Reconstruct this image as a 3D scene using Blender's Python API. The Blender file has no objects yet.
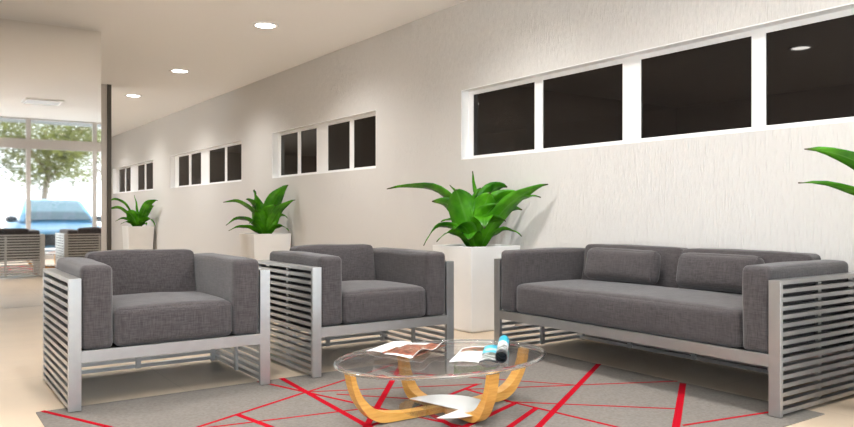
import bpy, bmesh, math, random
from mathutils import Vector, Matrix, noise

S = 0.95                       # eye height in metres; layout below is in eye heights
F = 735.0                      # focal length in pixels of an 854 px wide frame
CO, SI = 0.8192, 0.5736        # the camera is turned 35 degrees from the corridor axis
scene = bpy.context.scene
C = scene.collection
random.seed(7)

# ------------------------------------------------------------------ layout helpers
def P(lat, d):                 # sideways / forward distance from the viewpoint -> room x, y
    return (d * SI + lat * CO, d * CO - lat * SI)
def floor_pt(px, py, z=0.0):   # where the sight line of a pixel meets height z
    d = F * (1 - z) / (py - 213.5)
    return P((px - 427) / F * d, d)
def along_wall(px, x):         # y on the plane x = const
    r = (px - 427) / F
    return x * (CO - r * SI) / (SI + r * CO)

# ------------------------------------------------------------------ materials
def new_mat(name):
    m = bpy.data.materials.new(name); m.use_nodes = True
    nt = m.node_tree; nt.nodes.clear()
    out = nt.nodes.new('ShaderNodeOutputMaterial')
    return m, nt, out
def principled(name, col, rough=0.5, metal=0.0, spec=0.5, bump=None, mottle=None, coat=0.0, stretch=(1, 1, 1)):
    """bump=(scale, strength, distance)  mottle=(scale, amount)"""
    m, nt, out = new_mat(name)
    b = nt.nodes.new('ShaderNodeBsdfPrincipled')
    b.inputs['Base Color'].default_value = (*col, 1)
    b.inputs['Roughness'].default_value = rough
    b.inputs['Metallic'].default_value = metal
    b.inputs['Specular IOR Level'].default_value = spec
    b.inputs['Coat Weight'].default_value = coat
    nt.links.new(b.outputs[0], out.inputs[0])
    if bump or mottle:
        tc = nt.nodes.new('ShaderNodeTexCoord'); mp = nt.nodes.new('ShaderNodeMapping')
        mp.inputs['Scale'].default_value = stretch
        nt.links.new(tc.outputs['Object'], mp.inputs['Vector'])
    if bump:
        n = nt.nodes.new('ShaderNodeTexNoise'); n.inputs['Scale'].default_value = bump[0]; n.inputs['Detail'].default_value = 4
        nt.links.new(mp.outputs[0], n.inputs['Vector'])
        bp = nt.nodes.new('ShaderNodeBump'); bp.inputs['Strength'].default_value = bump[1]; bp.inputs['Distance'].default_value = bump[2]
        nt.links.new(n.outputs['Fac'], bp.inputs['Height']); nt.links.new(bp.outputs[0], b.inputs['Normal'])
    if mottle:
        n = nt.nodes.new('ShaderNodeTexNoise'); n.inputs['Scale'].default_value = mottle[0]; n.inputs['Detail'].default_value = 5
        nt.links.new(mp.outputs[0], n.inputs['Vector'])
        r = nt.nodes.new('ShaderNodeValToRGB')
        r.color_ramp.elements[0].position = 0.3; r.color_ramp.elements[1].position = 0.7
        r.color_ramp.elements[0].color = (*[c * (1 - mottle[1]) for c in col], 1)
        r.color_ramp.elements[1].color = (*[min(1, c * (1 + mottle[1])) for c in col], 1)
        nt.links.new(n.outputs['Fac'], r.inputs[0]); nt.links.new(r.outputs[0], b.inputs['Base Color'])
    return m
def emission(name, col, s):
    m, nt, out = new_mat(name)
    e = nt.nodes.new('ShaderNodeEmission'); e.inputs[0].default_value = (*col, 1); e.inputs[1].default_value = s
    nt.links.new(e.outputs[0], out.inputs[0]); return m
def thin_glass(name, tint=(1, 1, 1), ior=1.5, rough=0.0, boost=0.0):
    m, nt, out = new_mat(name)
    t = nt.nodes.new('ShaderNodeBsdfTransparent'); t.inputs[0].default_value = (*tint, 1)
    g = nt.nodes.new('ShaderNodeBsdfGlossy'); g.inputs['Roughness'].default_value = rough
    g.inputs[0].default_value = (1, 1, 1, 1)
    f = nt.nodes.new('ShaderNodeFresnel')
    ge = nt.nodes.new('ShaderNodeNewGeometry')          # a thin pane mirrors alike from both of its sides
    mi = nt.nodes.new('ShaderNodeMapRange'); mi.inputs['To Min'].default_value = ior; mi.inputs['To Max'].default_value = 1 / ior
    nt.links.new(ge.outputs['Backfacing'], mi.inputs['Value']); nt.links.new(mi.outputs[0], f.inputs[0])
    mx = nt.nodes.new('ShaderNodeMixShader')
    if boost:
        a = nt.nodes.new('ShaderNodeMath'); a.operation = 'ADD'; a.use_clamp = True; a.inputs[1].default_value = boost
        nt.links.new(f.outputs[0], a.inputs[0]); nt.links.new(a.outputs[0], mx.inputs[0])
    else:
        nt.links.new(f.outputs[0], mx.inputs[0])
    nt.links.new(t.outputs[0], mx.inputs[1]); nt.links.new(g.outputs[0], mx.inputs[2]); nt.links.new(mx.outputs[0], out.inputs[0])
    return m

def fabric_mat():
    m, nt, out = new_mat('grey_woven_fabric')
    b = nt.nodes.new('ShaderNodeBsdfPrincipled'); b.inputs['Roughness'].default_value = 0.95
    b.inputs['Specular IOR Level'].default_value = 0.15
    b.inputs['Sheen Weight'].default_value = 0.25; b.inputs['Sheen Roughness'].default_value = 0.5
    tc = nt.nodes.new('ShaderNodeTexCoord')
    fac = []
    for sc in ((22, 22, 220), (200, 200, 18)):
        mp = nt.nodes.new('ShaderNodeMapping'); mp.inputs['Scale'].default_value = sc
        nt.links.new(tc.outputs['Object'], mp.inputs[0])
        n = nt.nodes.new('ShaderNodeTexNoise'); n.inputs['Scale'].default_value = 1.0; n.inputs['Detail'].default_value = 3
        nt.links.new(mp.outputs[0], n.inputs[0]); fac.append(n)
    add = nt.nodes.new('ShaderNodeMath'); add.operation = 'ADD'
    nt.links.new(fac[0].outputs[0], add.inputs[0]); nt.links.new(fac[1].outputs[0], add.inputs[1])
    half = nt.nodes.new('ShaderNodeMath'); half.operation = 'MULTIPLY'; half.inputs[1].default_value = 0.5
    nt.links.new(add.outputs[0], half.inputs[0])
    r = nt.nodes.new('ShaderNodeValToRGB')
    r.color_ramp.elements[0].position = 0.36; r.color_ramp.elements[0].color = (0.041, 0.035, 0.036, 1)
    r.color_ramp.elements[1].position = 0.64; r.color_ramp.elements[1].color = (0.082, 0.072, 0.073, 1)
    nt.links.new(half.outputs[0], r.inputs[0]); nt.links.new(r.outputs[0], b.inputs['Base Color'])
    bp = nt.nodes.new('ShaderNodeBump'); bp.inputs['Strength'].default_value = 0.35; bp.inputs['Distance'].default_value = 0.003
    nt.links.new(half.outputs[0], bp.inputs['Height']); nt.links.new(bp.outputs[0], b.inputs['Normal'])
    nt.links.new(b.outputs[0], out.inputs[0]); return m

def plaster_mat():
    """off-white wall covering with fine vertical threads"""
    m, nt, out = new_mat('ribbed_plaster')
    b = nt.nodes.new('ShaderNodeBsdfPrincipled'); b.inputs['Roughness'].default_value = 0.85
    b.inputs['Specular IOR Level'].default_value = 0.2
    b.inputs['Base Color'].default_value = (0.69, 0.67, 0.645, 1)
    tc = nt.nodes.new('ShaderNodeTexCoord'); mp = nt.nodes.new('ShaderNodeMapping'); mp.inputs['Scale'].default_value = (1, 130, 12)
    nt.links.new(tc.outputs['Object'], mp.inputs[0])
    n = nt.nodes.new('ShaderNodeTexNoise'); n.inputs['Scale'].default_value = 1.0; n.inputs['Detail'].default_value = 3
    nt.links.new(mp.outputs[0], n.inputs[0])
    bp = nt.nodes.new('ShaderNodeBump'); bp.inputs['Strength'].default_value = 0.8; bp.inputs['Distance'].default_value = 0.012
    nt.links.new(n.outputs[0], bp.inputs['Height']); nt.links.new(bp.outputs[0], b.inputs['Normal'])
    nt.links.new(b.outputs[0], out.inputs[0]); return m

def floor_mat():
    m, nt, out = new_mat('beige_stone_tiles')
    b = nt.nodes.new('ShaderNodeBsdfPrincipled'); b.inputs['Roughness'].default_value = 0.35
    tc = nt.nodes.new('ShaderNodeTexCoord')
    br = nt.nodes.new('ShaderNodeTexBrick'); br.offset = 0.0
    br.inputs['Scale'].default_value = 1.0; br.inputs['Brick Width'].default_value = 1.2; br.inputs['Row Height'].default_value = 1.2
    br.inputs['Mortar Size'].default_value = 0.003; br.inputs['Mortar Smooth'].default_value = 0.3
    br.inputs['Color1'].default_value = (0.62, 0.495, 0.365, 1); br.inputs['Color2'].default_value = (0.64, 0.51, 0.38, 1)
    br.inputs['Mortar'].default_value = (0.52, 0.41, 0.30, 1)
    nt.links.new(tc.outputs['Object'], br.inputs['Vector'])
    n = nt.nodes.new('ShaderNodeTexNoise'); n.inputs['Scale'].default_value = 3.0; n.inputs['Detail'].default_value = 6
    nt.links.new(tc.outputs['Object'], n.inputs['Vector'])
    r = nt.nodes.new('ShaderNodeValToRGB'); r.color_ramp.elements[0].color = (0.86, 0.86, 0.86, 1); r.color_ramp.elements[1].color = (1.06, 1.05, 1.04, 1)
    nt.links.new(n.outputs[0], r.inputs[0])
    mx = nt.nodes.new('ShaderNodeMix'); mx.data_type = 'RGBA'; mx.blend_type = 'MULTIPLY'; mx.inputs[0].default_value = 1
    nt.links.new(br.outputs['Color'], mx.inputs[6]); nt.links.new(r.outputs[0], mx.inputs[7]); nt.links.new(mx.outputs[2], b.inputs['Base Color'])
    nt.links.new(b.outputs[0], out.inputs[0]); return m

def wood_mat():
    m, nt, out = new_mat('honey_bentwood')
    b = nt.nodes.new('ShaderNodeBsdfPrincipled'); b.inputs['Roughness'].default_value = 0.38
    tc = nt.nodes.new('ShaderNodeTexCoord'); mp = nt.nodes.new('ShaderNodeMapping'); mp.inputs['Scale'].default_value = (6, 6, 60)
    nt.links.new(tc.outputs['Object'], mp.inputs[0])
    n = nt.nodes.new('ShaderNodeTexNoise'); n.inputs['Scale'].default_value = 1.5; n.inputs['Detail'].default_value = 4
    nt.links.new(mp.outputs[0], n.inputs[0])
    r = nt.nodes.new('ShaderNodeValToRGB')
    r.color_ramp.elements[0].position = 0.3; r.color_ramp.elements[0].color = (0.58, 0.27, 0.05, 1)
    r.color_ramp.elements[1].position = 0.7; r.color_ramp.elements[1].color = (0.76, 0.41, 0.10, 1)
    nt.links.new(n.outputs[0], r.inputs[0]); nt.links.new(r.outputs[0], b.inputs['Base Color'])
    nt.links.new(b.outputs[0], out.inputs[0]); return m

def leaf_mat():
    m, nt, out = new_mat('glossy_green_leaf')
    b = nt.nodes.new('ShaderNodeBsdfPrincipled'); b.inputs['Roughness'].default_value = 0.27
    b.inputs['Subsurface Weight'].default_value = 0.0
    uv = nt.nodes.new('ShaderNodeUVMap')
    sep = nt.nodes.new('ShaderNodeSeparateXYZ'); nt.links.new(uv.outputs[0], sep.inputs[0])
    # across: pale midrib; along: brown tip and edge
    n = nt.nodes.new('ShaderNodeTexNoise'); n.inputs['Scale'].default_value = 6; n.inputs['Detail'].default_value = 3
    tc = nt.nodes.new('ShaderNodeTexCoord'); nt.links.new(tc.outputs['Object'], n.inputs['Vector'])
    r = nt.nodes.new('ShaderNodeValToRGB')
    r.color_ramp.elements[0].position = 0.3; r.color_ramp.elements[0].color = (0.016, 0.14, 0.004, 1)
    r.color_ramp.elements[1].position = 0.7; r.color_ramp.elements[1].color = (0.12, 0.47, 0.012, 1)
    nt.links.new(n.outputs[0], r.inputs[0])
    ed = nt.nodes.new('ShaderNodeMath'); ed.operation = 'SUBTRACT'; ed.inputs[1].default_value = 0.5; nt.links.new(sep.outputs[0], ed.inputs[0])
    ab = nt.nodes.new('ShaderNodeMath'); ab.operation = 'ABSOLUTE'; nt.links.new(ed.outputs[0], ab.inputs[0])
    rm = nt.nodes.new('ShaderNodeValToRGB')
    rm.color_ramp.elements[0].position = 0.0; rm.color_ramp.elements[0].color = (1, 1, 1, 1)
    rm.color_ramp.elements[1].position = 0.06; rm.color_ramp.elements[1].color = (0, 0, 0, 1)
    nt.links.new(ab.outputs[0], rm.inputs[0])
    m1 = nt.nodes.new('ShaderNodeMix'); m1.data_type = 'RGBA'
    mf = nt.nodes.new('ShaderNodeMath'); mf.operation = 'MULTIPLY'; mf.inputs[1].default_value = 0.45
    nt.links.new(rm.outputs[0], mf.inputs[0]); nt.links.new(mf.outputs[0], m1.inputs[0])
    nt.links.new(r.outputs[0], m1.inputs[6]); m1.inputs[7].default_value = (0.17, 0.42, 0.06, 1)
    rt = nt.nodes.new('ShaderNodeValToRGB')
    rt.color_ramp.elements[0].position = 0.93; rt.color_ramp.elements[0].color = (0, 0, 0, 1)
    rt.color_ramp.elements[1].position = 1.0; rt.color_ramp.elements[1].color = (1, 1, 1, 1)
    nt.links.new(sep.outputs[1], rt.inputs[0])
    m2 = nt.nodes.new('ShaderNodeMix'); m2.data_type = 'RGBA'
    nt.links.new(rt.outputs[0], m2.inputs[0]); nt.links.new(m1.outputs[2], m2.inputs[6]); m2.inputs[7].default_value = (0.07, 0.025, 0.015, 1)
    nt.links.new(m2.outputs[2], b.inputs['Base Color'])
    tr = nt.nodes.new('ShaderNodeBsdfTranslucent'); nt.links.new(m2.outputs[2], tr.inputs[0])
    mx = nt.nodes.new('ShaderNodeMixShader'); mx.inputs[0].default_value = 0.25
    nt.links.new(b.outputs[0], mx.inputs[1]); nt.links.new(tr.outputs[0], mx.inputs[2])
    nt.links.new(mx.outputs[0], out.inputs[0]); return m

def print_mat(name, stops, scale=18, seed=0.0):
    """a printed picture: blotches of the given colours on glossy paper"""
    m, nt, out = new_mat(name)
    b = nt.nodes.new('ShaderNodeBsdfPrincipled'); b.inputs['Roughness'].default_value = 0.3
    tc = nt.nodes.new('ShaderNodeTexCoord'); mp = nt.nodes.new('ShaderNodeMapping'); mp.inputs['Location'].default_value = (seed, seed * 2, 0)
    nt.links.new(tc.outputs['Object'], mp.inputs[0])
    n = nt.nodes.new('ShaderNodeTexNoise'); n.inputs['Scale'].default_value = scale; n.inputs['Detail'].default_value = 3
    nt.links.new(mp.outputs[0], n.inputs[0])
    r = nt.nodes.new('ShaderNodeValToRGB'); r.color_ramp.interpolation = 'CONSTANT'
    while len(r.color_ramp.elements) < len(stops): r.color_ramp.elements.new(0.5)
    for e, (p, c) in zip(r.color_ramp.elements, stops): e.position = p; e.color = (*c, 1)
    nt.links.new(n.outputs[0], r.inputs[0]); nt.links.new(r.outputs[0], b.inputs['Base Color'])
    nt.links.new(b.outputs[0], out.inputs[0]); return m

M = {}
M['wall'] = plaster_mat()
M['plain_wall'] = principled('plain_plaster', (0.70, 0.67, 0.635), 0.85, spec=0.2)
M['ceiling'] = principled('ceiling_paint', (0.945, 0.945, 0.95), 0.9, spec=0.15)
M['floor'] = floor_mat()
M['white'] = principled('white_frame_paint', (0.93, 0.93, 0.93), 0.4)
M['dark_glass'] = principled('dark_window_glass', (0.010, 0.008, 0.007), 0.02, spec=0.32)
M['fabric'] = fabric_mat()
M['metal'] = principled('satin_aluminium', (0.49, 0.49, 0.49), 0.33, metal=0.9, mottle=(14, 0.05))
M['deck'] = principled('dark_seat_deck', (0.05, 0.045, 0.042), 0.8)
M['rug'] = principled('taupe_rug_pile', (0.19, 0.172, 0.154), 0.98, spec=0.05, bump=(260, 0.6, 0.004), mottle=(70, 0.14))
M['red'] = principled('red_rug_line', (0.36, 0.004, 0.013), 0.95, spec=0.05, bump=(260, 0.5, 0.003))
M['wood'] = wood_mat()
M['table_glass'] = thin_glass('table_glass', (0.985, 0.99, 0.988), 1.3)
M['glass_rim'] = principled('glass_rim', (0.93, 0.97, 0.96), 0.02)
M['glass_rim'].node_tree.nodes['Principled BSDF'].inputs['Transmission Weight'].default_value = 1.0
M['shelf_glass'] = thin_glass('shelf_glass', (0.92, 0.93, 0.93), 1.3)
M['white_glass'] = principled('white_frosted_glass', (0.82, 0.82, 0.81), 0.25)
M['planter'] = principled('pale_planter', (0.86, 0.855, 0.845), 0.4, mottle=(5, 0.02))
M['soil'] = principled('dark_soil', (0.025, 0.018, 0.012), 0.95, bump=(60, 0.8, 0.01))
M['leaf'] = leaf_mat()
M['mirror'] = principled('mirror_glass', (0.90, 0.89, 0.87), 0.025, metal=1.0)
M['dark_trim'] = principled('dark_bronze_trim', (0.085, 0.075, 0.062), 0.5, metal=0.3)
M['front_frame'] = principled('storefront_aluminium', (0.50, 0.47, 0.45), 0.5, metal=0.2)
M['front_glass'] = thin_glass('storefront_glass', (0.98, 0.99, 0.99), 1.45)
M['pavement'] = principled('pale_pavement', (0.62, 0.61, 0.60), 0.8, mottle=(3, 0.05))
M['canopy'] = principled('grey_canopy', (0.17, 0.18, 0.18), 0.7)
M['lamp'] = emission('lamp_diffuser', (1.0, 0.95, 0.88), 14.0)
M['panel'] = emission('panel_diffuser', (1.0, 0.97, 0.93), 0.36)
M['paper'] = principled('white_paper', (0.78, 0.79, 0.79), 0.35)
M['red_print'] = print_mat('red_brown_picture', [(0, (0.08, 0.025, 0.015)), (0.40, (0.26, 0.07, 0.04)), (0.49, (0.40, 0.15, 0.08)), (0.55, (0.09, 0.04, 0.02)), (0.60, (0.5, 0.36, 0.27)), (0.66, (0.22, 0.06, 0.035))], 26)
M['brown_print'] = print_mat('brown_picture_strip', [(0, (0.10, 0.08, 0.05)), (0.46, (0.32, 0.10, 0.06)), (0.56, (0.30, 0.28, 0.20))], 30, 3)
M['blue_print'] = print_mat('cyan_landscape_picture', [(0, (0.02, 0.42, 0.62)), (0.50, (0.05, 0.55, 0.75)), (0.58, (0.6, 0.75, 0.8))], 9, 5)
M['grey_print'] = print_mat('grey_rock_picture', [(0, (0.08, 0.10, 0.07)), (0.45, (0.35, 0.36, 0.36)), (0.55, (0.65, 0.65, 0.66))], 40, 8)
M['black_print'] = principled('black_paper', (0.012, 0.016, 0.022), 0.35)
M['car_paint'] = principled('sky_blue_car_paint', (0.045, 0.20, 0.36), 0.4, coat=0.15)
M['car_glass'] = principled('car_glass', (0.05, 0.09, 0.12), 0.05, spec=0.35)
M['tyre'] = principled('black_rubber', (0.02, 0.02, 0.022), 0.8)
M['car_dark'] = principled('black_plastic', (0.015, 0.02, 0.028), 0.5)
M['chrome'] = principled('polished_chrome', (0.75, 0.75, 0.76), 0.15, metal=1.0)
M['lens'] = principled('headlamp_lens', (0.75, 0.78, 0.8), 0.1)
M['bark'] = principled('grey_brown_bark', (0.16, 0.13, 0.10), 0.9, bump=(14, 0.8, 0.02))
M['tree_leaf'] = principled('yellow_green_foliage', (0.10, 0.115, 0.016), 0.7, mottle=(0.8, 0.7))

# ------------------------------------------------------------------ mesh helpers (all in eye heights)
def obj(name, bm, mats, parent=None, smooth=False, bevel=0.0):
    me = bpy.data.meshes.new(name)
    bm.normal_update(); bm.to_mesh(me); bm.free()
    for m in (mats if isinstance(mats, (list, tuple)) else [mats]): me.materials.append(m)
    if smooth:
        for p in me.polygons: p.use_smooth = True
    o = bpy.data.objects.new(name, me); C.objects.link(o)
    if parent: o.parent = parent
    if bevel:
        md = o.modifiers.new('bevel', 'BEVEL'); md.width = bevel; md.segments = 2; md.limit_method = 'ANGLE'
    return o
def empty(name, loc=(0, 0, 0), rz=0.0):
    o = bpy.data.objects.new(name, None); C.objects.link(o); o.empty_display_size = 0.1
    o.location = [c * S for c in loc]; o.rotation_euler = (0, 0, rz); return o
def tag(o, label, cat, group=None):
    o['label'] = label; o['category'] = cat
    if group: o['group'] = group
    return o
def structure(o): o['kind'] = 'structure'; return o
def dup(root):
    c = root.copy(); C.objects.link(c)
    for ch in [x for x in C.objects if x.parent == root]:
        d = ch.copy(); C.objects.link(d); d.parent = c
        for g in [x for x in C.objects if x.parent == ch]:
            e = g.copy(); C.objects.link(e); e.parent = d
    return c
def box(bm, x0, x1, y0, y1, z0, z1, mi=0):
    v = [bm.verts.new((x * S, y * S, z * S)) for x, y, z in ((x0, y0, z0), (x1, y0, z0), (x1, y1, z0), (x0, y1, z0), (x0, y0, z1), (x1, y0, z1), (x1, y1, z1), (x0, y1, z1))]
    for f in ((0, 3, 2, 1), (4, 5, 6, 7), (0, 1, 5, 4), (1, 2, 6, 5), (2, 3, 7, 6), (3, 0, 4, 7)):
        bm.faces.new([v[i] for i in f]).material_index = mi
def one_box(name, dims, m, parent=None, bevel=0.0):
    bm = bmesh.new(); box(bm, *dims); return obj(name, bm, m, parent, bevel=bevel)
def lathe(bm, prof, n=48, c=(0, 0), mi=0, close=False):
    rings = []
    for r, z in prof:
        if r < 1e-6: rings.append([bm.verts.new((c[0] * S, c[1] * S, z * S))])
        else: rings.append([bm.verts.new(((c[0] + r * math.cos(a)) * S, (c[1] + r * math.sin(a)) * S, z * S)) for a in (2 * math.pi * k / n for k in range(n))])
    for a, b in zip(rings, rings[1:]):
        for k in range(n):
            k2 = (k + 1) % n
            f = [a[k % len(a)], a[k2 % len(a)], b[k2 % len(b)], b[k % len(b)]]
            f = list(dict.fromkeys(f))
            if len(f) >= 3: bm.faces.new(f).material_index = mi
def cushion(c, s, r, puff=(0, 0, 0), cuts=15, amp=0.004, seed=0.0):
    """a stuffed box: rounded edges, swollen faces, slight unevenness"""
    bm = bmesh.new(); bmesh.ops.create_cube(bm, size=2.0)
    bmesh.ops.subdivide_edges(bm, edges=bm.edges[:], cuts=cuts, use_grid_fill=True)
    h = [q / 2 for q in s]
    for v in bm.verts:
        u = [math.sin(max(-1, min(1, q)) * math.pi / 2) for q in v.co]
        p = Vector([u[i] * h[i] for i in range(3)])
        q = Vector([max(-h[i] + r, min(h[i] - r, p[i])) for i in range(3)])
        d = p - q
        if d.length > 1e-9: p = q + d.normalized() * r
        b = [1 - q * q for q in u]
        p.x += puff[0] * u[0] ** 3 * b[1] * b[2]
        p.y += puff[1] * u[1] ** 3 * b[0] * b[2]
        p.z += puff[2] * (u[2] ** 3 if u[2] > 0 else 0) * (b[0] * b[1]) ** 0.7
        nv = noise.noise_vector(Vector((p.x * 5 + seed, p.y * 5, p.z * 5 - seed)))
        p += nv * amp
        v.co = (p + Vector(c)) * S
    return bm

# ------------------------------------------------------------------ room shell
XW, ZC = 4.38, 3.054           # window wall, ceiling height
XL, YF, YB = -3.2, -0.10, 24.0 # left wall, storefront plane, far end wall
YM = 8.9                       # mirror partition
structure(one_box('floor', (XL - .2, XW + .3, YF - .06, YB + .2, -0.12, 0), M['floor']))
structure(one_box('ceiling', (XL - .2, XW + .3, YF - .06, YB + .2, ZC, ZC + .15), M['ceiling']))
structure(one_box('wall_left', (XL - .2, XL, 2.66, 13.96, 0, ZC), M['plain_wall']))
structure(one_box('wall_far', (XL, XW, YB, YB + .2, 0, ZC), M['plain_wall']))
def added_glazing(name, ys):  # glazed strips added in the unseen left wall to brighten the room
    gl = structure(empty(name, (XL, 0, 0)))
    bm = bmesh.new()
    for y in ys: box(bm, -.09, -.01, y - .04, y + .04, 0, ZC)
    for z0, z1 in ((0, .09), (2.395, 2.56), (ZC - .03, ZC)):
        for a, b in zip(ys, ys[1:]): box(bm, -.085, -.015, a + .04, b - .04, z0, z1)
    obj('added_glazing_frame', bm, M['front_frame'], gl)
    for a, b in zip(ys, ys[1:]):
        one_box('added_glazing_pane', (-.054, -.046, a + .04, b - .04, .09, 2.395), M['front_glass'], gl)
        one_box('transom_pane', (-.054, -.046, a + .04, b - .04, 2.56, ZC - .03), M['front_glass'], gl)
added_glazing('added_window_6', [YF - .04, .86, 1.74, 2.62])  # added out of view, lets extra daylight onto the seating
structure(one_box('wall_left_end', (XL - .2, XL, 19.04, YB, 0, ZC), M['plain_wall']))
added_glazing('added_window_7', [14.0, 15.25, 16.5, 17.75, 19.0])  # added behind the partition, unseen, to brighten the far corridor

XP = XW + 0.095                # plane of the window frames
ZB, ZT = 1.5225, 2.20          # window opening
groups = [
    ('window_1', along_wall(461.1, XW), along_wall(461.1, XW) - 4.16, [(473.5, 535), (543, 623), (641, 752), (766, None)]),
    ('window_2', along_wall(272, XW), along_wall(376, XW), [(281, 298), (301, 317), (328, 350), (354, None)]),
    ('window_3', along_wall(170.3, XW), along_wall(241.6, XW), [(178.9, 189.2), (191.4, 201.3), (209.6, 225.2), (227.2, None)]),
    ('window_4', along_wall(112.7, XW), along_wall(153, XW), [(119.3, 125.2), (126.2, 130.8), (138.2, 144.8), (146.4, None)]),
]
bm = bmesh.new()
y = YF - .06
for name, yf, yn, pn in groups:
    box(bm, XW, XW + .25, y, yn, 0, ZC)
    box(bm, XW, XW + .25, yn, yf, 0, ZB)
    box(bm, XW, XW + .25, yn, yf, ZT, ZC)
    y = yf
box(bm, XW, XW + .25, y, YB + .2, 0, ZC)
structure(obj('wall_right', bm, M['wall']))
for name, yf, yn, pn in groups:
    w = structure(empty(name, (XP, (yf + yn) / 2, ZB)))
    oy = (yf + yn) / 2
    spans = []
    for a, b in pn:
        ya = along_wall(a, XP)
        yb = along_wall(b, XP) if b else yn + 0.075
        spans.append((ya, yb))
    bm = bmesh.new()
    zt, zb = ZT - ZB, 0.0
    rt, rb = 0.045, 0.04
    hi = yf
    for ya, yb in spans:
        box(bm, -.005, .06, ya - oy, hi - oy, zb, zt); hi = yb
        box(bm, 0, .05, yb - oy, ya - oy, zt - rt, zt); box(bm, 0, .05, yb - oy, ya - oy, zb, zb + rb)
    box(bm, -.005, .06, yn - oy, hi - oy, zb, zt)
    # white lining of the reveal
    t = 0.008
    box(bm, XW - XP + .001, 0, yf - oy - t, yf - oy, zb, zt); box(bm, XW - XP + .001, 0, yn - oy, yn - oy + t, zb, zt)
    box(bm, XW - XP + .001, 0, yn - oy, yf - oy, zt - t, zt); box(bm, XW - XP + .001, 0, yn - oy, yf - oy, zb, zb + t)
    obj('window_frame', bm, M['white'], w)
    for ya, yb in spans:
        one_box('pane', (.004, .012, yb - oy, ya - oy, zb + rb, zt - rt), M['dark_glass'], w)

# mirror partition and the wall end beyond it
xm = YM * (SI - 0.4433 * CO) / (CO + 0.4433 * SI)
structure(one_box('wall_partition', (XL, xm, YM + .012, YM + .14, 0, ZC), M['plain_wall']))
mirror = tag(empty('wall_mirror', ((XL + xm) / 2, YM, 0)), 'full height frameless mirror covering the end of the partition on the left', 'mirror')
one_box('mirror_sheet', (-(xm - XL) / 2 + .01, (xm - XL) / 2, -.001, .0115, 0.002, ZC - .002), M['mirror'], mirror)
structure(one_box('wall_back', (XL, 2.537, 12.5, 12.65, 0, ZC), M['plain_wall']))
structure(one_box('trim_1', (2.538, 2.60, 12.48, 12.67, 0, ZC), M['dark_trim']))

# storefront behind the viewpoint (seen in the mirror)
st = structure(empty('window_5', (0, YF, 0)))
bm = bmesh.new()
xs = [XL + .05, -1.93, -.60, 0.72, 2.046, 3.372, XW - .04]
for x in xs: box(bm, x - .045, x + .045, -.045, .03, 0, ZC)
for z0, z1 in ((0, .09), (2.395, 2.61), (ZC - .03, ZC)):
    for a, b in zip(xs, xs[1:]): box(bm, a + .045, b - .045, -.04, .025, z0, z1)
obj('storefront_frame', bm, M['front_frame'], st)
for a, b in zip(xs, xs[1:]):
    one_box('storefront_pane', (a + .045, b - .045, -.008, 0, .09, 2.395), M['front_glass'], st)
    one_box('transom_pane', (a + .045, b - .045, -.008, 0, 2.61, ZC - .03), M['front_glass'], st)
structure(one_box('trim_2', (XL - .2, XW + .3, YF - 1.0, YF - .07, ZC + .0, ZC + .14), M['canopy']))
structure(one_box('ground', (-40, 36, -60, YF - .061, -.14, -.02), M['pavement']))
structure(one_box('ground_side', (-40, XL - .201, YF - .06, 34, -.14, -.02), M['pavement']))

# ------------------------------------------------------------------ ceiling lights
def downlight(x, y, label, watts=16):
    t = tag(empty('downlight', (x, y, ZC)), label, 'ceiling light', 'recessed ceiling downlights')
    bm = bmesh.new(); lathe(bm, [(.102, 0), (.145, 0), (.148, -.006), (.136, -.012), (.108, -.012), (.102, 0)], 40)
    obj('trim_ring', bm, M['white'], t, True)
    bm = bmesh.new(); lathe(bm, [(0, -.006), (.103, -.006), (.103, -.001), (0, -.001)], 40)
    d = obj('diffuser', bm, M['lamp'], t)
    l = bpy.data.lights.new('downlight_lamp', 'SPOT'); l.energy = watts * 4; l.color = (1, .985, .965)
    l.spot_size = math.radians(150); l.spot_blend = 0.9; l.shadow_soft_size = .075
    lo = bpy.data.objects.new('downlight_lamp', l); C.objects.link(lo); lo.parent = t; lo.location = (0, 0, -.035 * S)
    return t
downlight(3.15, 7.57, 'recessed ceiling downlight nearest the viewer, large bright disc at top of photo')
downlight(3.15, 10.7, 'middle recessed ceiling downlight of the row along the corridor')
downlight(3.15, 13.4, 'farthest recessed ceiling downlight, small disc right of the dark trim')
downlight(3.15, 16.5, 'recessed ceiling downlight far down the corridor beyond the last planter')
downlight(3.15, 19.5, 'recessed ceiling downlight at the far end of the corridor')
downlight(3.15, 4.55, 'recessed ceiling downlight above the tall planter between armchair and sofa')
downlight(-.05, 4.8, 'recessed ceiling downlight reflected in the dark rightmost window pane')
downlight(3.15, 2.9, 'added fill downlight, out of view, above the middle of the sofa', 10)  # added lamp, not a known fitting; lights the sofa from above
downlight(3.42, 1.3, 'added fill downlight, out of view, above the right end of the sofa', 11)  # unseen lamp added to light the sofa end and nearby wall
downlight(1.0, 2.9, 'added fill downlight, out of view, over the left half of the rug')  # extra lamp put in to light the rug from above
downlight(1.0, 1.2, 'added fill downlight, out of view, over the bare floor in front of the rug')  # extra unseen lamp, put in to brighten the foreground
downlight(-.05, 1.7, 'recessed ceiling downlight over the open floor near the storefront')
t = tag(empty('ceiling_panel_light', (1.95, 2.75, ZC)), 'square flat ceiling light panel above the coffee table, reflected in the mirror', 'ceiling light')
bm = bmesh.new()
for a in ((-.31, .31, -.31, -.28), (-.31, .31, .28, .31), (-.31, -.28, -.28, .28), (.28, .31, -.28, .28)): box(bm, *a, -.03, 0)
obj('panel_frame', bm, M['white'], t)
one_box('panel_diffuser', (-.28, .28, -.28, .28, -.022, -.004), M['panel'], t)

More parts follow.
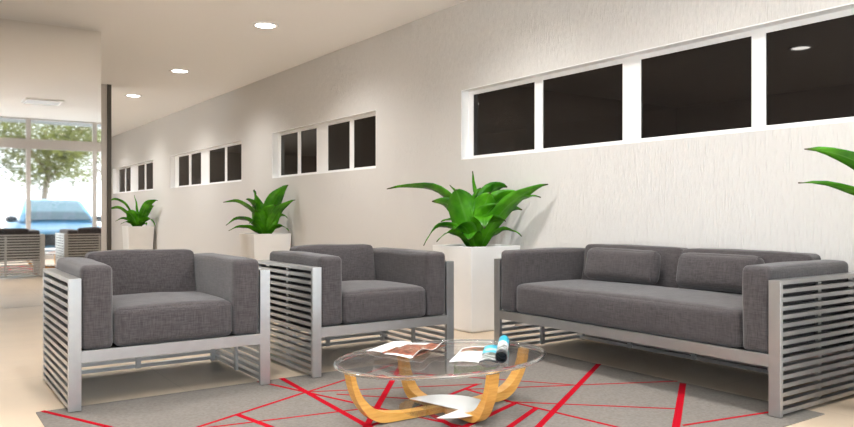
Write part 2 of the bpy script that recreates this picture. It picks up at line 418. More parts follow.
# ------------------------------------------------------------------ seating
H, FW = 0.673, 0.060           # frame height, post width
def make_seating(name, W, D, n_back):
    t = empty(name)
    x, y0, y1 = W / 2, -D / 2, D / 2
    pt = 0.026
    z0 = 0.0085
    for sx in (-1, 1):
        for ya, yb in ((y0, y0 + pt), (y1 - pt, y1)):
            a, b = sorted((sx * x, sx * (x - FW)))
            one_box('leg', (a, b, ya, yb, z0, H), M['metal'], t, bevel=.0012)
    pitch, n = H / 16.0, 16
    for sx in (-1, 1):
        bm = bmesh.new()
        for k in range(n):
            z1 = H - k * pitch
            dep = FW if k == 0 else 0.032
            a, b = sorted((sx * x, sx * (x - dep)))
            box(bm, a, b, y0 + pt, y1 - pt, max(z1 - pitch * .50, z0), z1)
        obj('side_panel', bm, M['metal'], t)
        a, b = sorted((sx * (x - .033), sx * (x - .05)))
        one_box('side_brace', (a, b, -.016, .016, .02, H - .03), M['metal'], t)
    bm = bmesh.new()
    for k in range(n):
        z1 = H - k * pitch
        box(bm, -x + FW, x - FW, y1 - .034, y1 - .002, max(z1 - pitch * .50, z0), z1)
    obj('back_panel', bm, M['metal'], t)
    nb = 1 if W < 1.5 else 3
    for k in range(nb):
        bx = -x + W * (k + 1) / (nb + 1)
        one_box('back_brace', (bx - .016, bx + .016, y1 - .05, y1 - .035, .02, H - .03), M['metal'], t)
    one_box('front_rail', (-x + FW, x - FW, y0, y0 + pt, .246, .306), M['metal'], t, bevel=.0012)
    one_box('seat_deck', (-x + FW + .004, x - FW - .004, y0 + pt, y1 - .055, .262, .302), M['deck'], t)
    aw, zb = 0.157, 0.306
    xi = x - FW - aw
    cy0, cy1 = y0 + .004, y1 - .055
    for sx in (-1, 1):
        bm = cushion((sx * (xi + aw / 2 + .002), (cy0 + cy1) / 2, (zb + .735) / 2), (aw - .006, cy1 - cy0, .735 - zb), .028, (.006, .008, .010), 17, .004, sx * 3 + W)
        obj('arm_cushion', bm, M['fabric'], t, True)
    bt = 0.205
    wb = 2 * xi / n_back
    for k in range(n_back):
        cx = -xi + wb * (k + .5)
        bm = cushion((cx, cy1 - bt / 2, (zb + .768) / 2 + .02), (wb + .004, bt, .768 - zb - .04), .032, (0, .018, .008), 17, .005, k * 2.1 + W)
        for v in bm.verts:                       # the back leans: thinner towards its top
            up_ = (v.co.z / S - zb) / (.768 - zb)
            v.co.y += .085 * S * max(0, up_) * max(0, min(1, (cy1 - v.co.y / S) / bt))
        obj('back_cushion', bm, M['fabric'], t, True)
    sy0, sy1 = y0 + .002, cy1 - bt + .035
    bm = cushion((0, (sy0 + sy1) / 2, (zb + .508) / 2), (2 * xi - .004, sy1 - sy0, .508 - zb), .036, (0, .010, .026), 21, .004, W * 1.7)
    obj('seat_cushion', bm, M['fabric'], t, True)
    return t
CW, CD = 1.068, 0.88
ch = make_seating('armchair', CW, CD, 1)
ch.location = ((.637 + CW / 2) * S, (4.025 + CD / 2) * S, 0)
tag(ch, 'grey armchair in slatted metal frame, the left one nearer the viewer', 'armchair', 'slatted frame armchairs')
ch2 = dup(ch)
ch2.location = ((1.978 + CW / 2) * S, (4.028 + CD / 2) * S, 0)
tag(ch2, 'grey armchair in slatted metal frame standing between the other armchair and the tall planter', 'armchair', 'slatted frame armchairs')
SW = 2.14
so = make_seating('sofa', SW, CD, 2)
so.location = ((3.447 + CD / 2) * S, (1.937 + SW / 2) * S, 0); so.rotation_euler = (0, 0, -math.pi / 2)
tag(so, 'long grey sofa in slatted metal frame against the window wall', 'sofa')

def lumbar(y0, y1, label):
    t = empty('lumbar_pillow', (3.985, (y0 + y1) / 2, .529))
    t.rotation_euler = (0, math.radians(12), 0)
    bm = cushion((0, 0, .115), (.105, y1 - y0, .225), .05, (.02, 0, .004), 13, .004, y0)
    o = obj('pillow_cover', bm, M['fabric'], t, True)
    # stitched edge around the end seams
    for sy in (-1, 1):
        b2 = bmesh.new(); n = 28; R = .003
        ring = []
        for k in range(n):
            a = 2 * math.pi * k / n
            ca, sa = math.cos(a), math.sin(a)
            cx = .048 * math.copysign(abs(ca) ** .6, ca); cz = .108 * math.copysign(abs(sa) ** .45, sa)
            ring.append(Vector((cx * .9, sy * ((y1 - y0) / 2 - .022), .115 + cz * .98)))
        tube(b2, ring, R, True)
        obj('seam', b2, M['fabric'], t, True)
    return tag(t, label, 'cushion', 'small lumbar pillows on the sofa')
def tube(bm, pts, r, closed=False, n=6):
    rings = []
    L = len(pts)
    for i, p in enumerate(pts):
        a = pts[(i - 1) % L] if closed or i else pts[i]
        b = pts[(i + 1) % L] if closed or i < L - 1 else pts[i]
        tdir = (b - a).normalized()
        u = tdir.cross(Vector((0, 1, 0)) if abs(tdir.y) < .9 else Vector((1, 0, 0))).normalized(); w = tdir.cross(u)
        rr = r[i] if isinstance(r, (list, tuple)) else r
        rings.append([bm.verts.new((p + (u * math.cos(2 * math.pi * k / n) + w * math.sin(2 * math.pi * k / n)) * rr) * S) for k in range(n)])
    for i in range(L if closed else L - 1):
        a, b = rings[i], rings[(i + 1) % L]
        for k in range(n): bm.faces.new((a[k], a[(k + 1) % n], b[(k + 1) % n], b[k]))
    if not closed:
        bm.faces.new(rings[0][::-1]); bm.faces.new(rings[-1])
lumbar(3.08, 3.69, 'small grey lumbar pillow on the left half of the sofa, further from the viewer')
lumbar(2.36, 2.92, 'small grey lumbar pillow on the right half of the sofa, partly behind its arm')

# ------------------------------------------------------------------ rug with red lines
RX0, RX1, RY0, RY1, RZ = .507, 3.716, 1.86, 4.14, .005
bm = bmesh.new(); box(bm, RX0, RX1, RY0, RY1, 0, RZ)
def clip(p, q):
    t0, t1 = 0.0, 1.0
    d = (q[0] - p[0], q[1] - p[1])
    for k, lo, hi in ((0, RX0, RX1), (1, RY0, RY1)):
        if abs(d[k]) < 1e-9:
            if not lo <= p[k] <= hi: return None
            continue
        a, b = sorted(((lo - p[k]) / d[k], (hi - p[k]) / d[k])); t0 = max(t0, a); t1 = min(t1, b)
    return None if t0 >= t1 else tuple((p[0] + d[0] * s, p[1] + d[1] * s) for s in (t0, t1))
layer = [0]
def line(x1, y1, x2, y2, w, e1=0.0, e2=0.0):
    a, b = Vector(floor_pt(x1, y1, RZ)), Vector(floor_pt(x2, y2, RZ))
    d = (b - a).normalized(); a -= d * e1; b += d * e2
    c = clip(a, b)
    if not c: return
    a, b = Vector(c[0]), Vector(c[1]); n = Vector((-d.y, d.x)) * w / 2
    layer[0] += 1
    z = RZ + .0008 + .00006 * layer[0]
    vs = []
    for q, zz in [(p, zz) for zz in (RZ - .001, z) for p in (a + n, a - n, b - n, b + n)]:
        vs.append(bm.verts.new((q.x * S, q.y * S, zz * S)))
    for f in ((4, 5, 6, 7), (0, 1, 5, 4), (1, 2, 6, 5), (2, 3, 7, 6), (3, 0, 4, 7)): bm.faces.new([vs[i] for i in f]).material_index = 1
TK, TN, MD = .033, .0125, .020
line(281.5, 378.2, 369, 427, TK, .12, 1.5)
line(271, 384.4, 375, 407.5, MD, .4, 0)
line(375, 407.5, 398, 412.5, MD, 0, .4)
line(308, 391.8, 361, 375, TN * 1.3, 0, .35)
line(308, 392, 482, 384, TN)
line(305, 392.5, 200, 426.5, MD, 0, 1)
line(217, 426.5, 375, 407.3, TN * 1.2, 1, 0)
line(237.5, 414.7, 269, 426.5, TK * .9, 0, 1)
line(394, 377.7, 366, 427, TK, .5, 1)
line(353.9, 395.3, 410, 398.8, TN, .1, .2)
line(477.8, 384, 396, 416, MD * 1.2, 0, .3)
line(451, 376, 578, 385.3, TN, .4, 0)
line(466, 389.4, 515.7, 403.4, MD)
line(515.7, 403.0, 614, 426.5, MD * .9, 0, 1)
line(466, 389.5, 683, 381, TN)
line(598, 364.9, 539, 426.4, TK, .25, 1)
line(506, 401.8, 677.5, 409, TN)
line(683, 383.5, 676, 427, TK * 1.1, 0, 1)
line(683, 425.5, 767, 412.6, TN * 1.3, .0, .8)
line(535.8, 408.5, 510.5, 426.4, TK * .9, 0, 1)
line(514, 403.7, 490, 415, TK * .9, 0, 1)
line(441, 420, 452.5, 426, TK * .9, .25, 1)
line(41.7, 411, 105, 426.2, MD * 1.1, .02, 2)
rug = obj('area_rug', bm, [M['rug'], M['red']])
tag(rug, 'taupe grey rug crossed by random red lines under the coffee table', 'rug')

# ------------------------------------------------------------------ coffee table
TC = P(.085, 3.70)
tb = tag(empty('coffee_table', (TC[0], TC[1], 0)), 'round glass coffee table on curved honey wood legs, centre of the rug', 'coffee table')
TA, TB, ZG0, ZG1 = .585, .415, .266, .287       # half axes of the oval top (towards the wall, along it)
def oval(bm):
    for v in bm.verts: v.co.y *= (TB / TA)
bm = bmesh.new()
lathe(bm, [(0, ZG0), (TA - .02, ZG0)], 96)
lathe(bm, [(TA - .02, ZG1), (0, ZG1)], 96)
oval(bm); obj('glass_top', bm, M['table_glass'], tb)
bm = bmesh.new()
lathe(bm, [(TA - .0205, ZG0)] + [(TA - .012 + .012 * math.cos(a), (ZG0 + ZG1) / 2 + (ZG1 - ZG0) / 2 * math.sin(a)) for a in [math.pi * (k / 8 - .5) for k in range(9)]] + [(TA - .0205, ZG1), (TA - .0205, ZG0)], 96)
oval(bm); obj('glass_rim', bm, M['glass_rim'], tb, True)
PO = [(1, .2655), (.975, .20), (.925, .13), (.83, .058), (.72, .020), (.60, .0098), (.45, .0095), (.3, .0095), (.15, .0095), (0, .0095)]
PT = [.026, .028, .034, .046, .050, .044, .034, .031, .030, .030]
def leg_profile(RT, sub=4):
    """outer face and thickness of a bent leg, from its top to the joint"""
    pts = [Vector((max(.0255, a * RT), z, th)) for (a, z), th in zip(PO, PT)]
    out = []
    for k in range(len(pts) - 1):
        p0, p1, p2, p3 = pts[max(k - 1, 0)], pts[k], pts[k + 1], pts[min(k + 2, len(pts) - 1)]
        for q in range(sub):
            t_ = q / sub
            out.append(.5 * (2 * p1 + (p2 - p0) * t_ + (2 * p0 - 5 * p1 + 4 * p2 - p3) * t_ ** 2 + (3 * p1 - p0 - 3 * p2 + p3) * t_ ** 3))
    return out + [pts[-1]]
for dv, RT in ((Vector((-1, 0)), TA - .032), (Vector((1, 0)), TA - .032), (Vector((0, -1)), TB - .02), (Vector((0, 1)), TB - .02)):
    bm = bmesh.new(); rings = []
    tn = Vector((-dv.y, dv.x)); wdt = .029
    pr = leg_profile(RT)
    for k, p_ in enumerate(pr):
        tg = pr[min(k + 1, len(pr) - 1)] - pr[max(k - 1, 0)]
        nx, nz = tg.y, -tg.x                                  # towards the inside of the bend
        ln = math.hypot(nx, nz); nx, nz = nx / ln, nz / ln
        ro, zo = max(.0255, p_.x), max(.0092, p_.y)
        ri, zi = max(.0255, ro + nx * p_.z), min(.2655, zo + nz * p_.z)
        if k == 0: ri, zi = ro - p_.z, zo
        rings.append([bm.verts.new(((dv.x * r + tn.x * s) * S, (dv.y * r + tn.y * s) * S, z * S)) for r, z, s in ((ro, zo, -wdt), (ro, zo, wdt), (ri, zi, wdt), (ri, zi, -wdt))])
    for a, b in zip(rings, rings[1:]):
        for k in range(4): bm.faces.new((a[k], b[k], b[(k + 1) % 4], a[(k + 1) % 4]))
    bm.faces.new(rings[0]); bm.faces.new(rings[-1][::-1])
    bmesh.ops.recalc_face_normals(bm, faces=bm.faces[:])
    obj('leg', bm, M['wood'], tb)
one_box('leg_joint', (-.0252, .0252, -.0252, .0252, .0095, .0392), M['wood'], tb)
DR = .228; DS = Vector((P(.0, -.055)))
bm = bmesh.new()
lathe(bm, [(0, .040), (DR - .004, .040), (DR, .043), (DR - .004, .046), (0, .046)], 64, DS)
o = obj('lower_shelf', bm, M['shelf_glass'], tb); o['label'] = 'small round glass shelf between the legs'
# white frosted area of the shelf: all but a pointed clear notch at its left
def rel2(px_, py_):
    x, y = floor_pt(px_, py_, .047); return Vector((x - TC[0], y - TC[1])) - DS
tip, e0, e1 = rel2(459, 409.5), rel2(437, 417.5), rel2(414, 399.5)
a0, a1 = math.atan2(e0.y, e0.x), math.atan2(e1.y, e1.x)
while a1 < a0: a1 += 2 * math.pi
bm = bmesh.new(); lo_, hi_ = [], []
ring = [tip] + [Vector((math.cos(a0 + (a1 - a0) * k / 48), math.sin(a0 + (a1 - a0) * k / 48))) * (DR - .005) for k in range(49)]
ring = [q_ + DS for q_ in ring]
vb = [bm.verts.new((q_.x * S, q_.y * S, .0462 * S)) for q_ in ring]; vt = [bm.verts.new((q_.x * S, q_.y * S, .0475 * S)) for q_ in ring]
for k in range(1, len(ring) - 1): bm.faces.new((vt[0], vt[k], vt[k + 1])); bm.faces.new((vb[0], vb[k + 1], vb[k]))
for k in range(len(ring)): k2 = (k + 1) % len(ring); bm.faces.new((vb[k], vb[k2], vt[k2], vt[k]))
bmesh.ops.recalc_face_normals(bm, faces=bm.faces[:])
o = obj('frosted_area', bm, M['white_glass'], tb); o['label'] = 'white frosted area of the small round shelf'

# ------------------------------------------------------------------ magazines on the glass
def page(name, pts_fn, nu, nv, mat_fn, mats, parent, thick=.0012):
    """a sheet: pts_fn(u, v) -> room point relative to the magazine's base"""
    bm = bmesh.new(); g = [[bm.verts.new(Vector(pts_fn(i / nu, j / nv)) * S) for j in range(nv + 1)] for i in range(nu + 1)]
    for i in range(nu):
        for j in range(nv):
            f = bm.faces.new((g[i][j], g[i + 1][j], g[i + 1][j + 1], g[i][j + 1])); f.material_index = mat_fn((i + .5) / nu, (j + .5) / nv); f.smooth = True
    o = obj(name, bm, mats, parent)
    md = o.modifiers.new('thickness', 'SOLIDIFY'); md.thickness = thick; md.offset = 1
    return o
zt = ZG1 + .001
def rel(px, py, base, z=zt):
    x, y = floor_pt(px, py, z); return Vector((x - base[0], y - base[1], 0))
b1 = floor_pt(402, 351, zt)
m1 = tag(empty('magazine', (*b1, zt)), 'open magazine with red and white pages at left on the glass table, page curling', 'magazine', 'open magazines on the table')
q = [rel(366, 352, b1), rel(393, 342.3, b1), rel(384, 355, b1), rel(412, 344, b1), rel(410, 359.5, b1), rel(446, 346, b1)]
def bil(a, b, c, d, u, v): return a * (1 - u) * (1 - v) + b * (1 - u) * v + c * u * (1 - v) + d * u * v
page('left_page', lambda u, v: bil(q[0], q[1], q[2], q[3], u, v) + Vector((0, 0, .003 + .008 * math.sin(u * math.pi * .8))), 10, 10, lambda u, v: 1 if (u > .86 and v < .5) else 0, [M['paper'], M['red_print']], m1, .003)
page('right_page', lambda u, v: bil(q[2], q[3], q[4], q[5], u, v) + Vector((0, 0, .003 + .005 * math.sin(u * math.pi))), 18, 12,
     lambda u, v: 0 if (v > .82 and u < .55) or v < .06 else 1, [M['paper'], M['red_print']], m1, .003)
page('curled_page', lambda u, v: bil(q[4] * .75 + q[2] * .25, q[5] * .8 + q[3] * .2, q[4] * 1.03, q[5] * 1.05, u, v) + Vector((0, 0, .006 + .005 * math.sin(u * math.pi) + .026 * u * u * (.5 - .5 * math.cos(v * math.pi * 3.4)))), 14, 14,
     lambda u, v: 0 if v < .08 or u > .93 else 1, [M['paper'], M['red_print']], m1, .0015)
b2 = floor_pt(480, 357, zt)
m2 = tag(empty('magazine', (*b2, zt)), 'open magazine with cyan picture at right on the glass table, end rolled up', 'magazine', 'open magazines on the table')
p = [rel(449, 363, b2), rel(462, 349.5, b2), rel(479, 363.5, b2), rel(485, 347.5, b2), rel(498, 364, b2), rel(501, 348, b2)]
def m_left(u, v):
    return 1 if .62 < v < .92 and u > .12 else 0
page('left_page', lambda u, v: bil(p[0], p[1], p[2], p[3], u, v) + Vector((0, 0, .003 + .006 * math.sin(u * math.pi))), 12, 14, m_left, [M['paper'], M['brown_print']], m2, .003)
page('right_page', lambda u, v: bil(p[2], p[3], p[4], p[5], u, v) + Vector((0, 0, .003 + .010 * math.sin(u * math.pi))), 12, 14,
     lambda u, v: 2 if v < .10 else (1 if v < .48 else 0), [M['blue_print'], M['grey_print'], M['black_print']], m2, .003)
# rolled page: a spiral sheet lying along the right edge
R0 = .029
ax0 = p[4] + Vector((0, 0, 0)); ax1 = p[5] + (p[5] - p[4]) * .12
axd = (ax1 - ax0).normalized(); sd = Vector((axd.y, -axd.x, 0))
def roll(u, v):
    a = -math.pi / 2 + u * math.pi * 2.5
    R = R0 * (1 - .10 * u)
    return ax0.lerp(ax1, v) + sd * (R * math.cos(a) + .014) + Vector((0, 0, R0 + .003 + R * math.sin(a)))
page('rolled_page', roll, 44, 14, lambda u, v: (2 if v < .12 else 1 if v < .40 else 3 if v < .62 else 0), [M['blue_print'], M['grey_print'], M['black_print'], M['paper']], m2, .0012)

# ------------------------------------------------------------------ planters
RV, FV = Vector((CO, -SI, 0)), Vector((SI, CO, 0))
def leaf(bm, uvl, base, ctrl, tip, w, fold=.25, twist=0.0, nl=14):
    base, ctrl, tip = map(Vector, (base, ctrl, tip))
    rows = []
    for k in range(nl + 1):
        t_ = k / nl
        c = base * (1 - t_) ** 2 + ctrl * 2 * t_ * (1 - t_) + tip * t_ ** 2
        d = ((ctrl - base) * (1 - t_) + (tip - ctrl) * t_).normalized()
        side = d.cross(Vector((0, 0, 1)))
        if side.length < .08: side = RV.copy()
        side.normalize()
        # face partly towards the open room
        side = (Matrix.Rotation(twist * (1 - .4 * t_), 3, d) @ side).normalized()
        up = side.cross(d).normalized()
        ww = w * (.22 + .78 * math.sin(math.pi * min(1, t_ * .98 + .02) ** .85) ** .8) * (1 if t_ < .6 else 1 - ((t_ - .6) / .4) ** 2 * .55)
        if k == nl: ww = .0015
        ww *= 1.35 + .06 * noise.noise(Vector((t_ * 6 + base.x * 9 + tip.x * 5, tip.z * 4, 0)))
        row = []
        for s in (-1, -.5, 0, .5, 1):
            off = side * (s * ww) + up * (abs(s) * ww * fold + .006 * math.sin(t_ * 17 + s * 3 + tip.x * 30) * abs(s))
            row.append((bm.verts.new((c + off) * S), (s * .5 + .5, t_)))
        rows.append(row)
    for a, b in zip(rows, rows[1:]):
        for j in range(4):
            f = bm.faces.new((a[j][0], a[j + 1][0], b[j + 1][0], b[j][0])); f.smooth = True
            for lp, uv in zip(f.loops, (a[j][1], a[j + 1][1], b[j + 1][1], b[j][1])): lp[uvl].uv = uv
def planter(x0, y0, label, leaves, hh, wid=.55):
    cx, cy = x0 + wid / 2, y0 + wid / 2
    t = tag(empty('potted_plant', (cx, cy, 0)), label, 'potted plant', 'planters along the window wall')
    bm = bmesh.new(); h2, b2_, ti = wid / 2, wid / 2 * .87, .02
    loops = []
    for hw, z in ((b2_ - .012, .0), (b2_ - .012, .014), (b2_, .014), (h2, hh), (h2 - ti, hh), (h2 - ti - .008, hh - .05)):
        loops.append([bm.verts.new((sx * hw * S, sy * hw * S, z * S)) for sx, sy in ((-1, -1), (1, -1), (1, 1), (-1, 1))])
    for a, b in zip(loops, loops[1:]):
        for k in range(4): bm.faces.new((a[k], a[(k + 1) % 4], b[(k + 1) % 4], b[k]))
    bm.faces.new(loops[0][::-1]); bm.faces.new(loops[-1])
    obj('planter_box', bm, M['planter'], t, bevel=.004)
    bm = bmesh.new(); bmesh.ops.create_grid(bm, x_segments=14, y_segments=14, size=(h2 - ti - .006) * S)
    for v in bm.verts: v.co.z = (hh - .03) * S + .006 * noise.noise(v.co * 25)
    obj('soil', bm, M['soil'], t, True)
    bm = bmesh.new(); uvl = bm.loops.layers.uv.new('UVMap')
    for (tx, tz, td, cx_, cz_, w, tw) in leaves:
        tx *= 1.16 if tx < 0 else .90; tw *= 1.25
        td = min(td, (XW - .06 - cx - tx * CO - .4 * w) / SI)
        base = RV * (tx * .06) + FV * (td * .08) + Vector((0, 0, hh - .035))
        ctrl = RV * cx_ + FV * (td * .45) + Vector((0, 0, hh + cz_))
        tip = RV * tx + FV * td + Vector((0, 0, hh + tz))
        leaf(bm, uvl, base, ctrl, tip, w, .22, tw)
    for v in bm.verts:                          # leaves that reach the wall bend forward from it
        over = v.co.x - (XW - .03 - cx) * S
        if over > 0: v.co -= FV * (over / SI)
    o = obj('foliage', bm, M['leaf'], t)
    md = o.modifiers.new('thickness', 'SOLIDIFY'); md.thickness = .0022; md.offset = 0
    return t
k1 = .00878
def px(lst, k): return [(a * k, b * k, td, c * k, d * k, w * k, tw) for a, b, td, c, d, w, tw in lst]
L1 = px([(-77, 56, .05, -14, 74, 6.5, .5), (-45, 0, -.12, -33, 42, 4.5, .5), (-30, 23, .10, -16, 34, 4.5, .3), (-34, 4, -.22, -22, 26, 5, .4),
         (-22, 61, .15, -4, 34, 6, .9), (-3, 74, .02, 1, 40, 3.2, 1.2), (-18, 55, -.10, -16, 48, 11, 1.0), (35, 58, .04, 6, 66, 9, -.9),
         (72, 59, -.05, 24, 50, 7, -.6), (66, 47, .12, 30, 56, 4.5, -.4), (49, 35, -.08, 12, 44, 8, -.8), (49, 9, .05, 26, 27, 4, -.4),
         (6, 17, -.34, 8, 46, 8, .1), (14, 52, -.14, 6, 40, 11, -1.0), (-8, 6, -.30, -6, 22, 7, .1), (6, 58, .10, 1, 40, 10, 1.2), (22, 40, -.16, 6, 36, 9, -.7), (-12, 34, .2, -4, 30, 9, .8), (46, 52, .0, 12, 52, 9, -1.0), (30, 24, -.22, 10, 34, 8, -.6), (-38, 44, .06, -14, 46, 8, .9), (-20, 16, -.28, -12, 30, 7, .4)], k1)
k2 = .01406
L2 = px([(-36, 31, .0, -12, 37, 4.5, .5), (-10, 44, .05, -12, 30, 7.5, 1.2), (27, 48, .0, 4, 34, 6.5, -.9), (37, 33, -.05, 10, 26, 4, -.5), (-32, 8, -.1, -18, 25, 4, .4),
         (-28, 3, -.2, -16, 12, 3.5, .4), (25, 15, .1, 14, 26, 4, -.4), (28, 2, -.1, 16, 14, 3.5, -.3), (14, 28, -.15, 4, 20, 7.5, -1.0), (-4, 22, -.25, -2, 22, 5, .6), (-10, 10, -.25, -6, 16, 4.5, .4), (8, 40, .15, 2, 26, 6, -1.2), (-18, 34, .1, -5, 30, 6, .9)], k2)
k3 = .02205
L3 = px([(-25, 25, .0, -12, 32, 3.6, .5), (-25, 15, -.15, -13, 26, 2.8, .5), (-4, 31, .05, -1, 18, 1.8, 1.3), (30, 25, .0, 10, 28, 3, -.5), (21, 20, -.1, 8, 20, 3.6, -.6),
         (23, 0, -.1, 13, 16, 2.4, -.4), (-16, 5, -.2, -9, 12, 2.6, .4), (14, 22, .1, 4, 14, 3, -.8), (-8, 14, -.2, -3, 14, 4.5, .9), (6, 12, -.25, 2, 12, 4.5, -.6), (-10, 2, -.3, -6, 8, 2.6, .3), (14, 1, -.25, 8, 8, 2.6, -.3)], k3)
k4 = .0060
L4 = px([(-102, 98, -.02, -44, 98, 7.5, .75), (-102, 72, .04, -42, 74, 5.5, .45), (20, 128, .05, 4, 70, 12, 1.1), (95, 90, .1, 36, 90, 12, -.6), (60, 118, -.1, 14, 90, 14, -.9),
         (80, 20, -.1, 42, 50, 9, -.4), (-34, 96, .2, -8, 60, 12, .9), (10, 40, -.4, 6, 70, 12, .1), (50, 60, .25, 20, 60, 12, -.6)], k4)
planter(3.775, 4.76, 'tall pale square planter with broad leaf plant between the armchair and the sofa', L1, .722)
planter(3.775, 9.47, 'pale square planter with broad leaf plant against the wall behind the middle armchair', L2, .722)
planter(3.775, 16.55, 'farthest pale square planter with leafy plant beside the dark vertical trim', L3, .722)
planter(3.79, 1.17, 'leafy potted plant at the right photo edge beside the sofa, only two leaf tips showing', L4, .715, .53)

# ------------------------------------------------------------------ outside: car and trees (seen in the mirror), metres
def loft(bm, secs, mi=0, cap=True):
    rings = [[bm.verts.new(q) for q in s] for s in secs]
    n = len(rings[0])
    for a, b in zip(rings, rings[1:]):
        for k in range(n): bm.faces.new((a[k], a[(k + 1) % n], b[(k + 1) % n], b[k])).material_index = mi
    if cap: bm.faces.new(rings[0][::-1]).material_index = mi; bm.faces.new(rings[-1]).material_index = mi
    bmesh.ops.recalc_face_normals(bm, faces=bm.faces[:])
CX, CY = 2.79, -0.85
car = tag(empty('car'), 'sky blue car parked facing the storefront, seen in the mirror', 'car')
car.location = (CX, CY, -.02 * S)
def sect(y, hw, zb, zt, e=.35):
    pts = []
    for k in range(20):
        a = 2 * math.pi * k / 20
        ca, sa = math.cos(a), math.sin(a)
        pts.append((hw * math.copysign(abs(ca) ** e, ca), y, (zt + zb) / 2 + (zt - zb) / 2 * math.copysign(abs(sa) ** (e + .12), sa)))
    return pts
bm = bmesh.new()
loft(bm, [sect(0, .66, .30, .52), sect(-.06, .78, .24, .58), sect(-.28, .86, .20, .64), sect(-.8, .90, .19, .72), sect(-1.3, .91, .19, .79), sect(-2.6, .92, .19, .82), sect(-3.6, .90, .2, .84), sect(-4.1, .84, .24, .80), sect(-4.22, .72, .32, .72)])
obj('car_body', bm, M['car_paint'], car, True)
base = [(-.80, -1.12), (.80, -1.12), (.82, -3.75), (-.82, -3.75)]; roof = [(-.57, -1.92), (.57, -1.92), (.60, -3.1), (-.60, -3.1)]
zb_, zr = .77, 1.31
bm = bmesh.new()
secs = []
for f in (0, .55, .9, 1.0):
    g = f if f < 1 else 1.0
    s_ = []
    ins = {0: 0, .55: .0, .9: 0, 1.0: .10}[f]
    for (bx, by), (rx, ry) in zip(base, roof):
        x_ = bx + (rx - bx) * g; y_ = by + (ry - by) * g
        s_.append((x_ * (1 - ins), y_ + (ins if y_ > -2.5 else -ins) * -1.0 * .8, zb_ + (zr - zb_) * {0: 0, .55: .6, .9: .93, 1.0: 1.0}[f]))
    secs.append(s_)
loft(bm, secs)
obj('car_roof', bm, M['car_paint'], car, bevel=.05)
def quad_panel(name, a, b, c, d, mat, off):
    bm = bmesh.new(); vs = [Vector(q) for q in (a, b, c, d)]
    nrm = (vs[1] - vs[0]).cross(vs[3] - vs[0]).normalized()
    f_ = [bm.verts.new(q + nrm * off) for q in vs]; g_ = [bm.verts.new(q - nrm * .01) for q in vs]
    bm.faces.new(f_); bm.faces.new(g_[::-1])
    for k in range(4): bm.faces.new((f_[k], g_[k], g_[(k + 1) % 4], f_[(k + 1) % 4]))
    bmesh.ops.recalc_face_normals(bm, faces=bm.faces[:])
    return obj(name, bm, mat, car, bevel=.004)
def on(i, j, u, v):            # point on the side of the cabin between corner i and j
    def lv(k):
        f = .9 * v
        return Vector((base[k][0] + (roof[k][0] - base[k][0]) * f, base[k][1] + (roof[k][1] - base[k][1]) * f, zb_ + (zr - zb_) * (v * .93 if v > .61 else v / .61 * .567)))
    return lv(i).lerp(lv(j), u)
quad_panel('windshield', on(1, 0, .06, .06), on(1, 0, .94, .06), on(1, 0, .93, .97), on(1, 0, .07, .97), M['car_glass'], .03)
for i, j in ((1, 2), (3, 0)):
    for u0, u1 in ((.06, .50), (.53, .92)):
        quad_panel('side_window', on(i, j, u0, .08), on(i, j, u1, .08), on(i, j, u1, .95), on(i, j, u0, .95), M['car_glass'], .03)
for sx in (-1, 1):
    bm = bmesh.new(); bmesh.ops.create_uvsphere(bm, u_segments=14, v_segments=8, radius=1)
    for v in bm.verts: v.co = Vector((sx * .95 + v.co.x * .13, -1.38 + v.co.y * .07, .84 + v.co.z * .075))
    box(bm, sx * .88 / S - .06, sx * .88 / S + .06, -1.42 / S, -1.36 / S, .79 / S, .83 / S)
    obj('wing_mirror', bm, M['car_dark'], car, True)
    bm = bmesh.new(); bmesh.ops.create_uvsphere(bm, u_segments=14, v_segments=8, radius=1)
    for v in bm.verts: v.co = Vector((sx * .64 + v.co.x * .17, -.10 + v.co.y * .09 - abs(v.co.x) * .03, .54 + v.co.z * .07))
    obj('headlight', bm, M['lens'], car, True)
    for wy in (-.85, -3.3):
        bm = bmesh.new(); lathe(bm, [(0, -.09), (.22, -.10), (.31, -.10), (.335, -.07), (.335, .07), (.31, .10), (.22, .10), (0, .09)], 28)
        bmesh.ops.rotate(bm, verts=bm.verts[:], cent=(0, 0, 0), matrix=Matrix.Rotation(math.pi / 2, 3, 'Y'))
        bmesh.ops.translate(bm, verts=bm.verts[:], vec=(sx * .82, wy, .335 * S))
        w_ = obj('wheel', bm, M['tyre'], car)
        bm = bmesh.new(); lathe(bm, [(0, .005), (.06, .02), (.20, .0), (.21, -.02), (0, -.02)], 24)
        bmesh.ops.rotate(bm, verts=bm.verts[:], cent=(0, 0, 0), matrix=Matrix.Rotation(sx * math.pi / 2, 3, 'Y'))
        bmesh.ops.translate(bm, verts=bm.verts[:], vec=(sx * (.82 + .10), wy, .335 * S))
        obj('hubcap', bm, M['chrome'], w_)
bm = bmesh.new(); box(bm, -.62 / S, .62 / S, -.03 / S, .03 / S, .40 / S, .52 / S)
obj('grille', bm, M['car_dark'], car, bevel=.02)
bm = bmesh.new(); box(bm, -.66 / S, .66 / S, -.06 / S, .035 / S, .27 / S, .42 / S)
obj('air_intake', bm, M['car_dark'], car, bevel=.02)

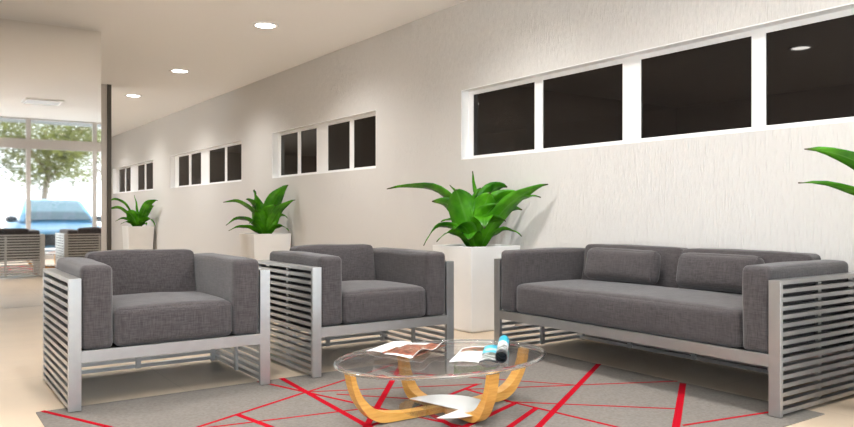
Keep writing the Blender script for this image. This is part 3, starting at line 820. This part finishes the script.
def tree(x, y, h, r, n, label, seed):
    rnd = random.Random(seed)
    t = tag(empty('tree'), label, 'tree', 'trees outside the storefront'); t.location = (x, y, -.02 * S)
    bm = bmesh.new()
    pts = [Vector((0.06 * math.sin(k * 1.3 + seed), .05 * math.cos(k * 1.1), h * .8 * k / 8)) for k in range(9)]
    tube(bm, [p / S for p in pts], [(.15 - .012 * k) / S for k in range(9)], n=10)
    obj('trunk', bm, M['bark'], t, True)
    for k in range(5):
        a = 2 * math.pi * k / 5 + seed
        z = h * (.42 + .06 * k)
        tip = Vector((math.cos(a) * r * .75, math.sin(a) * r * .75, z + h * .22))
        b0 = Vector((0, 0, z))
        bm = bmesh.new()
        tube(bm, [(b0.lerp(tip, s) + Vector((0, 0, .12 * math.sin(s * 3)))) / S for s in (0, .25, .5, .75, 1)], [q / S for q in (.07, .055, .04, .03, .015)], n=7)
        obj('branch', bm, M['bark'], t, True)
    bm = bmesh.new()
    clumps = [Vector((rnd.uniform(-1, 1) * r * .8, rnd.uniform(-1, 1) * r * .8, h * rnd.uniform(.46, .95))) for _ in range(36)]
    for _ in range(n):
        c = rnd.choice(clumps)
        p_ = c + Vector((rnd.gauss(0, 1), rnd.gauss(0, 1), rnd.gauss(0, .8))) * r * .17
        s_ = rnd.uniform(.07, .13)
        R_ = Matrix.Rotation(rnd.uniform(0, 6.28), 3, 'Z') @ Matrix.Rotation(rnd.uniform(-1.2, 1.2), 3, 'X')
        q_ = [bm.verts.new(p_ + R_ @ Vector(v) * s_) for v in ((-.5, 0, 0), (0, -.35, .08), (.9, 0, -.1), (0, .35, .08))]
        bm.faces.new(q_)
    o = obj('foliage', bm, M['tree_leaf'], t)
    return t
tree(4.2, -14.5, 5.2, 2.4, 15000, 'yellow green tree with a slim trunk outside, seen in the mirror behind the car', 1)
tree(-1.6, -13.6, 5.4, 2.1, 13000, 'darker leafy tree outside at the left edge of the mirror', 2)
tree(7.6, -20.0, 6.0, 2.3, 7000, 'light tree outside farther right in the mirror, beyond the car', 3)

# ------------------------------------------------------------------ world, camera, view
w = bpy.data.worlds.new('overcast_daylight'); scene.world = w; w.use_nodes = True
sun = bpy.data.lights.new('sun', 'SUN'); sun.energy = 6.0; sun.color = (1, .96, .88); sun.angle = .02
sn = bpy.data.objects.new('sun', sun); C.objects.link(sn)
sn.rotation_euler = Vector((-.35, -.60, -1.0)).to_track_quat('-Z', 'Y').to_euler()
bg = w.node_tree.nodes['Background']; bg.inputs[0].default_value = (0.86, 0.93, 1.0, 1); bg.inputs[1].default_value = 2.0
cam = bpy.data.cameras.new('camera'); cam.sensor_width = 36; cam.lens = F / 854 * 36; cam.clip_start = .02; cam.clip_end = 200
co = bpy.data.objects.new('camera', cam); C.objects.link(co)
co.location = (0, 0, S); co.rotation_euler = (math.radians(90), 0, -math.radians(35.0))
scene.camera = co
vs = scene.view_settings; vs.view_transform = 'Standard'; vs.look = 'None'; vs.gamma = 1; vs.use_curve_mapping = False; vs.exposure = 1.18
cy = scene.cycles
cy.max_bounces = 14; cy.diffuse_bounces = 6; cy.glossy_bounces = 6; cy.transmission_bounces = 10; cy.transparent_max_bounces = 16
cy.use_denoising = True; cy.sample_clamp_indirect = 6.0; cy.caustics_reflective = False; cy.caustics_refractive = False
